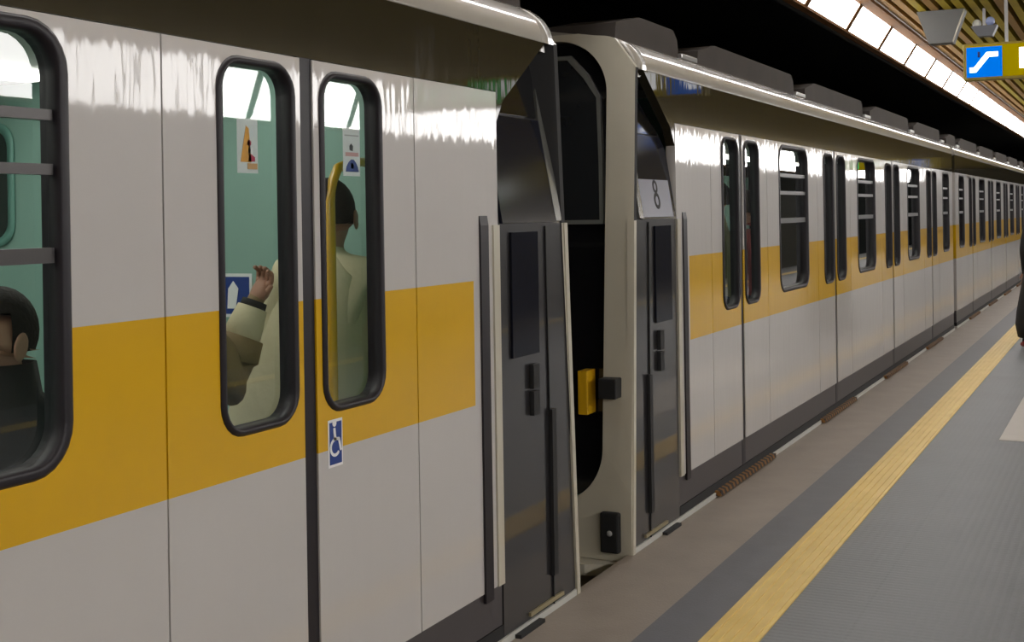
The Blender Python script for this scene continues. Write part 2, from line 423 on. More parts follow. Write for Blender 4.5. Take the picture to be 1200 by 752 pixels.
def cab_front(car):
    # cream surround, raked, with a big rounded opening; the black mask sits inside it
    def surround():
        bm = bmesh.new(); n = 16
        hole = rrect(-HW+.145, HW-.145, .22, 2.455, .27, n)
        out = outer_map(n, -HW, HW, -.03, 2.53, hole)
        out2 = [(x, min(z, roof_z(abs(x)))) for x, z in out]      # shoulders follow the roof
        def loop(pts, off): return [bm.verts.new((x, rake(z)+off, z)) for x, z in pts]
        A, B, Cc, D = loop(out2, 0), loop(hole, 0), loop(hole, .10), loop(out2, .035)
        for U, V in ((A, B), (B, Cc), (Cc, D), (D, A)):
            for i in range(len(U)):
                j = (i+1) % len(U); bm.faces.new((U[i], U[j], V[j], V[i]))
        bmesh.ops.bisect_plane(bm, geom=bm.verts[:]+bm.edges[:]+bm.faces[:], plane_co=(0, 0, 1.57), plane_no=(0, 0, 1))
        for f in bm.faces:
            c = f.calc_center_median(); back = min(v.co.y-rake(v.co.z) for v in f.verts) > .02
            side = max(abs(v.co.x) for v in f.verts)-min(abs(v.co.x) for v in f.verts) < .001 and abs(c.x) > HW-.01
            if back or (side and 1.57 < c.z < 2.3): f.material_index = 1
        return me_from(bm, 'front_surround', [M_CREAM, M_MATT])
    fs = link('front_surround', cached('surround', surround), car)
    def mask():
        bm = bmesh.new(); hole = rrect(-HW+.15, HW-.15, .225, 2.45, .265, 6)
        A = [bm.verts.new((x, rake(z)+.06, z)) for x, z in hole]; B = [bm.verts.new((x, rake(z)+.10, z)) for x, z in hole]
        for i in range(len(A)): j = (i+1) % len(A); bm.faces.new((A[i], A[j], B[j], B[i]))
        # triangle fan keeps the raked face clean
        ca = bm.verts.new((0, rake(1.3)+.06, 1.3)); cb = bm.verts.new((0, rake(1.3)+.10, 1.3))
        for i in range(len(A)):
            j = (i+1) % len(A); bm.faces.new((A[i], A[j], ca)); bm.faces.new((B[i], B[j], cb))
        return me_from(bm, 'front_mask', M_BLACK)
    link('front_mask', cached('mask', mask), car)
    def brow():
        bm = bmesh.new(); P = PROF + [(-x, z) for x, z in reversed(PROF[:-1])]
        Q = [(x*.975, z-.03) for x, z in P]
        def row(p, y): return [bm.verts.new((x, (rake(z)+.036) if y is None else y, z)) for x, z in p]
        A, B, A2, B2 = row(P, None), row(P, .299), row(Q, None), row(Q, .299)
        for U, V in ((A, B), (B, B2), (B2, A2), (A2, A)):
            for i in range(len(U)-1): f = bm.faces.new((U[i], U[i+1], V[i+1], V[i])); f.smooth = True
        return me_from(bm, 'roof_brow', M_ROOF)
    link('roof_brow', cached('brow', brow), car)
    # windscreen with a thin grey gasket
    def scr(shrink, y, th):
        W = HW-.165-shrink; pts = [(-W, 1.555+shrink), (W, 1.555+shrink), (W-.01, 1.85), (W-.03, 2.17), (W-.10, 2.29-shrink), (W-.19, 2.385-shrink), (-W+.19, 2.385-shrink), (-W+.10, 2.29-shrink), (-W+.03, 2.17), (-W+.01, 1.85)]
        return pts
    def gasket():
        bm = bmesh.new(); P1, P2 = scr(0, 0, 0), scr(.02, 0, 0)
        def loop(p, off): return [bm.verts.new((x, rake(z)+off, z)) for x, z in p]
        L = [loop(P1, .075), loop(P1, .038), loop(P2, .038), loop(P2, .075)]
        for a in range(4):
            A, B = L[a], L[(a+1) % 4]
            for i in range(len(A)): j = (i+1) % len(A); bm.faces.new((A[i], A[j], B[j], B[i]))
        return me_from(bm, 'windscreen_gasket', mat('gasket_grey', (.16, .165, .15), .4))
    def pane():
        bm = bmesh.new(); p = scr(.018, 0, 0)
        A = [bm.verts.new((x, rake(z)+.046, z)) for x, z in p]; B = [bm.verts.new((x, rake(z)+.066, z)) for x, z in p]
        for i in range(len(A)): j = (i+1) % len(A); bm.faces.new((A[i], A[j], B[j], B[i]))
        for R in (A, B):
            c = bm.verts.new((0, sum(v.co.y for v in R)/len(R), 1.95))
            for i in range(len(R)): bm.faces.new((R[i], R[(i+1) % len(R)], c))
        return me_from(bm, 'pane', mat('windscreen_dark', (.02, .022, .024), .12, coat=.5))
    ws = link('windscreen', cached('gasket', gasket), car); link('pane', cached('wpane', pane), ws)
    for sx in (-1, 1):
        box('jumper_socket', sx*(HW-.25), sx*(HW-.20), -.03, .075, .655, .862, M_RAIL, car, .004)
        box('side_bracket', sx*(HW-.145), sx*(HW-.055), -.035, .06, .735, .83, M_MATT, car, .006)
        lb = box('tail_lamp', sx*(HW-.15), sx*(HW-.055), -.03, .05, .01, .20, M_MATT, car, .01)
        bm = bmesh.new(); bmesh.ops.create_uvsphere(bm, u_segments=12, v_segments=8, radius=.014)
        bmesh.ops.translate(bm, vec=(sx*(HW-.10), -.03, .105), verts=bm.verts)
        link('lens', me_from(bm, 'lens', mat('lamp_lens', (.3, .3, .3), .2), True), lb)
    # buffer beam lip under the surround, coupler
    poly = [(-HW+.03, -.02), (-HW+.20, -.10), (HW-.20, -.10), (HW-.03, -.02), (HW-.03, .10), (-HW+.03, .10)]
    poly_obj('buffer_lip', poly, 2, -.085, -.032, M_CREAM, car)
    poly_obj('front_valance', [(-HW+.09, -.086), (HW-.09, -.086), (HW-.22, -.45), (-HW+.22, -.45)], 1, .02, .06, mat('valance_brown', (.45, .39, .31), .7), car)
    bm = bmesh.new(); abox(bm, -.12, .12, -.22, .5, -.42, -.2); abox(bm, -.2, .2, -.29, -.18, -.47, -.15)
    link('coupler', me_from(bm, 'coupler', M_MATT), car)

def cab_side(car, s, emblem):
    T = .05
    def tilt(bm):
        bmesh.ops.triangulate(bm, faces=bm.faces)
        bmesh.ops.bisect_plane(bm, geom=bm.verts[:]+bm.edges[:]+bm.faces[:], plane_co=(0, 0, 1.57), plane_no=(0, 0, 1))
        for q in bm.verts: q.co.x -= max(0, q.co.z-1.57)*.16
    def dark():
        bm = bmesh.new()
        pts = [(rake(.03)+.036, .03), (.715, .03), (.715, 1.92), (.69, 1.975), (.655, 2.02), (.275, 2.275), (.255, 2.29), (rake(2.29)+.036, 2.29)]
        mid = [(rake(z)+.036, z) for z in (2.0, 1.6, 1.2, .8, .4)]
        cutp = pts[:2] + [(.715, 1.57)] + pts[2:] + mid
        extrude_poly(bm, cutp, 0, HW-T, HW-.004); tilt(bm)
        return me_from(flipx(bm, s), 'cab_side', M_CABDOOR)
    cs = link('cab_side', cached(('cabside', s), dark), car)
    def add(name, pts, a, b, m, par=cs):
        bm = bmesh.new(); extrude_poly(bm, pts, 0, HW+a, HW+b); tilt(bm); return link(name, me_from(flipx(bm, s), name, m), par)
    # upper side window, dark, with its soft corner
    q = [(.185, 1.575), (.70, 1.575), (.70, 1.90), (.678, 1.955), (.635, 1.99), (.225, 1.99)]
    add('side_window', q, -.003, .010, mat('cab_window_dark', (.012, .013, .020), .12, coat=0, spec=.15))
    add('window_shroud', [(.235, 2.0), (.64, 2.0), (.30, 2.245), (.20, 2.245)], -.003, .007, M_BLACK)
    # pillar next to the front edge
    add('pillar', [(.152, 1.58), (.207, 1.58), (.225, 2.0), (.20, 2.15), (.15, 2.15), (.165, 2.0)], -.003, .012, mat('pillar_grey', (.11, .11, .10), .25, coat=.8))
    # front edge strip, cream up to the window line
    add('edge_strip', [(rake(.0)+.002, -.02), (rake(0)+.034, -.02), (rake(1.57)+.034, 1.57), (rake(1.57)+.002, 1.57)], -.03, .006, M_CREAM)
    # cab door: window, handle, vertical grab rails
    add('door_window', [(.38, 1.06), (.62, 1.06), (.62, 1.54), (.38, 1.54)], -.003, .006, mat('cab_window_dark', (.012, .013, .020), .12, coat=0, spec=.15))
    for z0, z1 in ((.82, .915), (.925, 1.02)):
        add('door_handle', [(.405, z0), (.46, z0), (.46, z1), (.405, z1)], -.003, .016, M_MATT)
    add('grab_rail', [(.245, .15), (.285, .15), (.285, .82), (.245, .82)], -.003, .014, M_MATT)
    add('door_seam', [(.262, .03), (.268, .03), (.30, 1.56), (.294, 1.56)], -.003, .003, M_MATT)
    # dark rail and pale strip between the cab door and the first panel
    add('hand_rail', [(.815, .20), (.878, .20), (.878, 1.605), (.815, 1.605)], -.003, .008, M_RUBBER)
    add('pale_strip', [(.722, .235), (.772, .235), (.772, 1.57), (.722, 1.57)], -.003, .007, M_CREAM)
    add('sill_light', [(.18, .045), (.50, .045), (.50, .06), (.18, .06)], -.003, .008, mat('brass_strip', (.3, .25, .14), .4))
    add('step_plate', [(.42, .004), (.64, .004), (.64, .018), (.42, .018)], -.003, .03, M_MATT)
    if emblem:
        add('reflection_plate', [(.215, 1.585), (.655, 1.585), (.655, 1.77), (.215, 1.77)], .0105, .0115, mat('reflection_grey', (.17, .17, .22), .4, coat=.2))  # pale plate painting in the light reflected low in the cab window
        bm = bmesh.new()
        for zc, R in ((1.665, .042), (1.735, .034)):
            a = [(.44+R*math.cos(t*PI/10), zc+R*1.0*math.sin(t*PI/10)) for t in range(20)]; b = [(.44+R*.55*math.cos(t*PI/10), zc+R*.55*math.sin(t*PI/10)) for t in range(20)]
            va = [[bm.verts.new((HW+d, y, z)) for y, z in p] for p, d in ((a, .0118), (a, .013), (b, .013), (b, .0118))]
            for k in range(4):
                A, B = va[k], va[(k+1) % 4]
                for i in range(20): j = (i+1) % 20; bm.faces.new((A[i], A[j], B[j], B[i]))
        tilt(bm); link('emblem', me_from(flipx(bm, s), 'emblem', M_MATT), cs)

def build_car(loc, rz, cab, label, emblem=False):
    car = tag(empty('metro_car', loc, rz), label, 'train car', 'cars of the yellow-banded train')
    for s in (1, -1):
        first = DOORS[0]-LEAF; last = DOORS[-1]+LEAF
        if cab:
            cab_side(car, s, emblem and s > 0)
            plain_panel(car, .72, first, s, P_CAB)
        else:
            window_bay(car, .01, first, s, .62)
        for k, yc in enumerate(DOORS):
            for side in (-1, 1): leaf(car, yc, side, s)
            link('door_seal', cached(('seal', s), lambda: me_from(flipx((lambda b: (abox(b, HW-.045, HW-.006, -.034, .034, .03, 2.30), b)[1])(bmesh.new()), s), 'door_seal', M_RUBBER)), car, (0, yc, 0))
            link('threshold', cached(('thr', s), lambda: me_from(flipx((lambda b: (abox(b, HW-.03, HW+.032, -.615, .615, .012, .04), b)[1])(bmesh.new()), s), 'threshold', M_RUST)), car, (0, yc, 0))
            if k < 3: window_bay(car, yc+LEAF, DOORS[k+1]-LEAF, s, .84)
        window_bay(car, last, LEN-.01, s, .62)
        # dark glossy letter band under the roof, dark skirt, pale sill
        if cab: bp = [(.722, 1.95), (.722, ZT-.232), (LEN, ZT-.232), (LEN, ZT), (.265, ZT), (.66, 2.038)]
        else: bp = [(0, ZT-.232), (LEN, ZT-.232), (LEN, ZT), (0, ZT)]
        bm = bmesh.new(); extrude_poly(bm, bp, 0, HW-.05, HW-.002); link('upper_band', me_from(flipx(bm, s), 'upper_band', M_DARKBAND), car)
        ys = .72 if cab else 0
        bm = bmesh.new(); abox(bm, HW-.05, HW-.008, ys, LEN, .079, Z0-.002); link('skirt', me_from(flipx(bm, s), 'skirt', M_SKIRT), car)
        bm = bmesh.new(); abox(bm, HW-.05, HW-.003, ys, LEN, .031, .078); link('skirt_foot', me_from(flipx(bm, s), 'skirt_foot', M_MATT), car)
        bm = bmesh.new(); abox(bm, HW-.08, HW+.004, .04 if cab else 0, LEN, -.075, .03); link('sill', me_from(flipx(bm, s), 'sill', M_SILL), car)
        # roof gear fairings along the shoulder
        g = [.22] + [1.25+2.69*k for k in range(4)] + [LEN-.1]
        for a, b in zip(g, g[1:]):
            y0, y1 = (a+.28 if a > .3 else a), b-.05
            bm = bmesh.new()
            pts = [(y0, 2.46), (y1, 2.46), (y1-.03, 2.56), (y1-.1, 2.605), (y0+.35, 2.605), (y0+.02, 2.54)]
            extrude_poly(bm, pts, 0, HW-.5, HW-.13); link('roof_fairing', me_from(flipx(bm, s), 'roof_fairing', M_ROOFGREY), car)
            bm = bmesh.new(); abox(bm, HW-.14, HW-.105, y1-.02, y1+.26, 2.455, 2.485, .005); link('roof_clip', me_from(flipx(bm, s), 'roof_clip', M_STEEL), car)
    link('roof', cached(('roof', cab), lambda: roof_mesh(cab)), car)
    ib = .87 if cab else .06
    box('car_floor', -HW+.055, HW-.055, .12, LEN-.02, -.02, .045, M_CFLOOR, car)
    box('car_ceiling', -HW+.055, HW-.055, ib, LEN-.05, 2.22, 2.262, M_CCEIL, car)
    for sx in (-.55, .55): box('cabin_lamp', sx-.09, sx+.09, ib+.2, LEN-.4, 2.19, 2.215, M_CLAMP, car)
    box('end_wall', -HW+.052, HW-.052, LEN-.04, LEN, .0, 2.262, M_MATT, car)
    if cab:
        bh = box('bulkhead', -HW+.055, HW-.055, .83, .87, .046, 2.215, M_TURQ, car)
        bm = bmesh.new()
        sweep_ring(bm, [(rrect(.92, 1.30, 1.50, 2.05, .10), .873), (rrect(.92, 1.30, 1.50, 2.05, .10), .885), (rrect(.955, 1.27, 1.535, 2.015, .08), .885), (rrect(.955, 1.27, 1.535, 2.015, .08), .873)])
        for v in bm.verts: v.co = Vector((v.co.y - .0, v.co.x, v.co.z))
        link('bulkhead_window', me_from(bm, 'bulkhead_window', mat('turq_trim', (.15, .33, .28), .4)), bh)
        poly_obj('bulkhead_pane', rrect(.956, 1.269, 1.536, 2.014, .08), 1, .871, .879, M_BLACK, bh)
        cab_front(car)
    else:
        box('end_wall', -HW+.052, HW-.052, 0, .04, .0, 2.262, M_MATT, car)
    # floor-standing yellow poles between the doors
    for k, yc in enumerate(DOORS):
        for sx in (-.62, .62):
            if cab and k == 0: continue
            bm = bmesh.new(); tube(bm, [(sx, yc+.75, .045), (sx, yc+.75, 2.22)], .017); link('pole', me_from(bm, 'pole', M_RAIL), car)
    bm = bmesh.new(); abox(bm, -HW+.2, HW-.2, .9, LEN-.9, -.75, -.09)
    link('underframe', me_from(bm, 'underframe', M_MATT), car)
    for yb in (2.2, LEN-2.2):
        for dy in (-.95, .95):
            bm = bmesh.new(); bmesh.ops.create_cone(bm, cap_ends=True, segments=24, radius1=.34, radius2=.34, depth=1.5, matrix=Matrix.Translation((0, yb+dy, -.80)) @ Matrix.Rotation(PI/2, 4, 'Y'))
            link('wheel_set', me_from(bm, 'wheel_set', M_MATT), car)
    return car

YN, YF = 5.02, 5.65
near = build_car((XCAR, YN, 0), PI, True, 'white metro car with yellow band whose wide windows show passengers and turquoise lining')
far = build_car((XCAR, YF, 0), 0, True, 'white metro car with cream cab front and ring emblem on its cab window', True)
build_car((XCAR, YF+LEN+.28, 0), 0, False, 'white middle metro car coupled behind the car with the cream cab front')
build_car((XCAR, YF+2*LEN+.56, 0), 0, False, 'white middle metro car farthest along the platform, last of the train')
# rails under the train and on the other track
for xc in (XCAR, 6.3):
    for dx in (-.72, .72):
        tag(box('rail', xc+dx-.035, xc+dx+.035, Y0, Y1, -1.15, -1.145, M_STEEL), 'steel running rail lying on the dark track bed', 'rail', 'running rails')

# near-car specials (car coordinates: world Y = YN - y, world x = XCAR - x)
def near_y(Y): return YN - Y
def near_x(X): return XCAR - X
leaf_near = [o for o in near.children if o.name.startswith('door_leaf')]
def find_leaf(side):
    # platform side of the near car is local -x ; first door
    best = None
    for o in leaf_near:
        if abs(o.location.y-DOORS[0]) > .01: continue
        me = o.data
        xs = sum(v.co.x for v in me.vertices)/len(me.vertices); ysum = sum(v.co.y for v in me.vertices)/len(me.vertices)
        if xs < 0 and ysum*side > 0: best = o
    return best
M_STW = mat('sticker_white', (.85, .85, .86), .5); M_STB = mat('sticker_blue', (.012, .045, .24), .5)
M_STO = mat('sticker_orange', (.75, .34, .03), .5); M_STR = mat('sticker_red', (.45, .012, .06), .5)
M_STBK = mat('sticker_black', (.02, .02, .03), .5)
def flat(par, name, pts, x, th, m):
    """flat print; pts in world (Y, z), placed in leaf coordinates; x is local depth"""
    bm = bmesh.new(); ox = par.location.y
    extrude_poly(bm, [(near_y(Y)-ox, z) for Y, z in pts], 0, x, x+th)
    return link(name, me_from(bm, name, m), par)
def rect(a, b, c, d): return [(a, c), (b, c), (b, d), (a, d)]
def disc(Y, z, r, n=14): return [(Y+r*math.cos(2*PI*k/n), z+r*math.sin(2*PI*k/n)) for k in range(n)]
lf1, lf2 = find_leaf(1), find_leaf(-1)
gx = -(HW-.036)+.0006
# hazard sticker on the first leaf's pane (white field, orange triangle with red hand)
st = flat(lf1, 'hazard_sticker', rect(2.802, 2.892, 1.733, 1.882), gx, .001, M_STW)
st2 = flat(lf2, 'notice_sticker', rect(3.318, 3.412, 1.735, 1.885), gx, .001, M_STW)
def prints(par, specs):
    for name, pts, m in specs: flat(par, name, pts, gx-.0012, .001, m)
prints(lf1, [('hazard_triangle', [(2.815, 1.763), (2.862, 1.763), (2.852, 1.855), (2.84, 1.862)], M_STO), ('hazard_hand', [(2.848, 1.765), (2.878, 1.765), (2.878, 1.777), (2.862, 1.785), (2.85, 1.785)], M_STR),
             ('hazard_hand', disc(2.853, 1.815, .009), M_STR), ('hazard_gap', [(2.848, 1.787), (2.868, 1.785), (2.87, 1.803), (2.85, 1.806)], M_STW), ('hazard_foot', rect(2.845, 2.888, 1.744, 1.76), mat('sticker_tan', (.6, .33, .12), .5))])
prints(lf2, [('notice_arch', [(3.33, 1.748), (3.402, 1.748), (3.398, 1.763), (3.388, 1.776), (3.375, 1.786), (3.36, 1.786), (3.345, 1.776), (3.334, 1.763)], M_STB), ('notice_figure', disc(3.366, 1.766, .009), M_STW),
             ('notice_figure', [(3.354, 1.815), (3.37, 1.812), (3.372, 1.828), (3.362, 1.835), (3.353, 1.828)], M_STBK), ('notice_bar', rect(3.33, 3.402, 1.796, 1.808), mat('sticker_pink', (.6, .33, .32), .5)),
             ('notice_bar', rect(3.326, 3.404, 1.858, 1.862), mat('sticker_grey', (.4, .4, .4), .5))])
# wheelchair sticker on the outside of the second leaf
ox_ = -(HW+.0016)
st3 = flat(lf2, 'wheelchair_sticker', rect(3.157, 3.232, .872, 1.012), ox_, .0014, M_STW)
for nm, pts, m in (('wheelchair_field', rect(3.163, 3.226, .88, 1.004), M_STB),):
    flat(lf2, nm, pts, ox_-.001, .001, m)
def wheelchair(par, Yc, zc, k, x):
    """white access symbol: head, back, seat, leg, wheel arc"""
    pcs = [('symbol_head', disc(Yc-.006*k, zc+.044*k, .009*k)),
           ('symbol_back', [(Yc-.012*k, zc+.032*k), (Yc-.002*k, zc+.032*k), (Yc+.002*k, zc), (Yc-.009*k, zc)]),
           ('symbol_seat', [(Yc-.009*k, zc), (Yc-.008*k, zc+.008*k), (Yc+.016*k, zc+.006*k), (Yc+.015*k, zc-.002*k)]),
           ('symbol_leg', [(Yc+.010*k, zc), (Yc+.018*k, zc+.004*k), (Yc+.026*k, zc-.028*k), (Yc+.018*k, zc-.03*k)])]
    arc = [(Yc-.004*k+.024*k*math.cos(t), zc-.018*k+.024*k*math.sin(t)) for t in [PI*(.55+1.25*i/12) for i in range(13)]]
    arc += [(Yc-.004*k+.016*k*math.cos(t), zc-.018*k+.016*k*math.sin(t)) for t in [PI*(.55+1.25*(12-i)/12) for i in range(13)]]
    pcs.append(('symbol_wheel', arc))
    for nm, pts in pcs: flat(par, nm, pts, x, .0008, M_STW)
wheelchair(lf2, 3.195, .95, 1.15, ox_-.0016)
# things on the near car's bulkhead (faces -Y in the world): wheelchair notice, extra trim
bh = [o for o in near.children if o.name.startswith('bulkhead')][0]
def on_bulk(name, pts, d, m):
    bm = bmesh.new(); extrude_poly(bm, [(near_x(X), z) for X, z in pts], 1, .871+d, .8725+d); return link(name, me_from(bm, name, m), bh)
on_bulk('access_notice', rect(-3.335, -3.16, 1.215, 1.39), 0, M_STW)
on_bulk('access_field', rect(-3.322, -3.173, 1.228, 1.377), .002, M_STB)
on_bulk('access_mark', [(-3.28, 1.25), (-3.24, 1.25), (-3.225, 1.33), (-3.25, 1.36), (-3.275, 1.33)], .004, M_STW)
# curved yellow grab rail beside the door
bm = bmesh.new()
tube(bm, [(near_x(-2.415), near_y(3.60), z) for z in (.045, .6, 1.2, 1.66)] + [(near_x(-2.418), near_y(3.62), 1.73), (near_x(-2.43), near_y(3.67), 1.775), (near_x(-2.46), near_y(3.80), 1.80), (near_x(-2.50), near_y(4.145), 1.81)], .0165, 10)
link('grab_rail', me_from(bm, 'grab_rail', M_RAIL), near)
# seat by the wide window
def near_box(name, X0, X1, Ya, Yb, z0, z1, m, bev=.02): return box(name, near_x(X0), near_x(X1), near_y(Ya), near_y(Yb), z0, z1, m, near, bev)
near_box('seat', -2.88, -2.38, 2.02, 2.52, .40, .47, M_SEAT)
near_box('seat_back', -2.88, -2.38, 2.57, 2.62, .43, .98, M_SEAT)
near_box('seat_base', -2.80, -2.46, 2.15, 2.45, .046, .40, M_STEEL)

# ------------------------------------------------------------------ hanging signs
M_SIGNY = emis('sign_yellow', (.46, .34, .0), .27); M_SIGNB = emis('sign_blue', (.0, .13, .60), .9)
M_SIGNW = emis('sign_white', (1, 1, 1), 2.2); M_SIGNG = emis('sign_green', (.0, .42, .10), 1.5)
M_SIGNC = mat('sign_case', (.30, .22, .03), .5)
def sign(x0, x1, Y, z0, z1, label, blue, whites, greens):
    s = tag(empty('hanging_sign', ((x0+x1)/2, Y, z0)), label, 'sign')
    cx = (x0+x1)/2
    def b(name, a, c, y0, y1, e, f, m, bev=0, par=s):
        bm = bmesh.new(); abox(bm, a-cx, c-cx, y0, y1, e-z0, f-z0, bev); return link(name, me_from(bm, name, m), par)
    b('case', x0, x1, -.06, .06, z0, z1, M_SIGNC, .006)
    f = b('face', x0+.02, x1-.02, -.066, -.0605, z0+.018, z1-.018, M_SIGNY)
    bw = z1-z0-.05
    pb = b('pictogram', blue, blue+bw*1.12, -.072, -.0665, z0+.02, z0+.02+bw, M_SIGNB)
    # escalator symbol: flat foot, slope, flat head
    h = bw; ox, oz = blue-cx, .02
    pts = [(.10, .16), (.30, .16), (.72, .66), (1.0, .66), (1.0, .82), (.64, .82), (.24, .33), (.10, .33)]
    bm = bmesh.new(); extrude_poly(bm, [(ox+u*h, oz+v*h) for u, v in pts], 1, -.0765, -.0722); link('escalator_mark', me_from(bm, 'escalator_mark', M_SIGNW), pb)
    bm = bmesh.new(); extrude_poly(bm, [(ox+u*h, oz+v*h) for u, v in [(.36, .66), (.43, .66), (.43, .84), (.36, .84)]], 1, -.0755, -.0722); link('escalator_figure', me_from(bm, 'escalator_figure', mat('sign_navy', (.01, .02, .16), .5)), pb)
    for a, c in whites: b('white_panel', a, c, -.072, -.0665, z0+.07, z1-.05, M_SIGNW, .002)
    for a, c in greens: b('green_panel', a, c, -.072, -.0665, z0+.03, z1-.03, M_SIGNG)
    for xx in (x0+.3, x1-.3): b('hanger', xx-.012, xx+.012, -.012, .012, z1-.002, 3.34, M_STEEL)
    return s
sign(-1.135, 1.75, 10.15, 2.546, 2.818, 'yellow backlit sign with blue escalator pictogram hanging over the platform', -1.111, [(-.745, -.56), (.42, .62), (.80, .86), (1.12, 1.16), (1.38, 1.42)], [(.66, .78), (.88, .97), (1.2, 1.26), (1.46, 1.52)])
sign(-.25, 2.3, 31.0, 2.505, 2.765, 'yellow backlit sign with blue pictogram hanging farther down the platform', .1, [(.75, 1.2)], [(1.5, 1.7)])

# grey tapered housing and a small camera under the slats
gh = tag(empty('speaker_housing', (-1.51, 11.8, 3.045)), 'grey tapered loudspeaker housing under the slatted ceiling', 'speaker')
bm = bmesh.new()
A = [bm.verts.new(p) for p in ((-.10, -.02, 0), (.10, -.02, 0), (.10, .16, 0), (-.10, .16, 0))]
B = [bm.verts.new(p) for p in ((-.20, -.02, .288), (.20, -.02, .288), (.20, .2, .288), (-.20, .2, .288))]
bm.faces.new(A); bm.faces.new(B)
for i in range(4): bm.faces.new((A[i], A[(i+1) % 4], B[(i+1) % 4], B[i]))
link('shell', me_from(bm, 'shell', mat('speaker_grey', (.11, .11, .105), .55)), gh)
bm = bmesh.new(); tube(bm, [(.104, -.024, .005), (.202, -.024, .28)], .007); link('edge_bead', me_from(bm, 'edge_bead', M_CREAM), gh)
cm = tag(empty('ceiling_camera', (-1.16, 11.9, 3.09)), 'small grey ceiling camera with white and blue domes beside the grey housing', 'camera')
bm = bmesh.new()
A = [bm.verts.new(p) for p in ((-.05, -.05, 0), (.07, -.05, 0), (.07, .07, 0), (-.05, .07, 0))]
B = [bm.verts.new(p) for p in ((-.11, -.06, .09), (.11, -.06, .09), (.11, .08, .09), (-.11, .08, .09))]
bm.faces.new(A); bm.faces.new(B)
for i in range(4): bm.faces.new((A[i], A[(i+1) % 4], B[(i+1) % 4], B[i]))
link('bracket', me_from(bm, 'bracket', mat('camera_grey', (.12, .125, .14), .4)), cm)
for dx, dz, m, r in ((-.06, .115, mat('dome_white', (.72, .72, .64), .3), .038), (.05, .13, mat('dome_blue', (.32, .38, .62), .25), .040)):
    bm = bmesh.new(); bmesh.ops.create_uvsphere(bm, u_segments=16, v_segments=10, radius=r); bmesh.ops.translate(bm, vec=(dx, 0, dz), verts=bm.verts); link('dome', me_from(bm, 'dome', m, True), cm)
bm = bmesh.new(); abox(bm, -.012, .012, -.01, .01, .085, .246); link('stem', me_from(bm, 'stem', M_STEEL), cm)

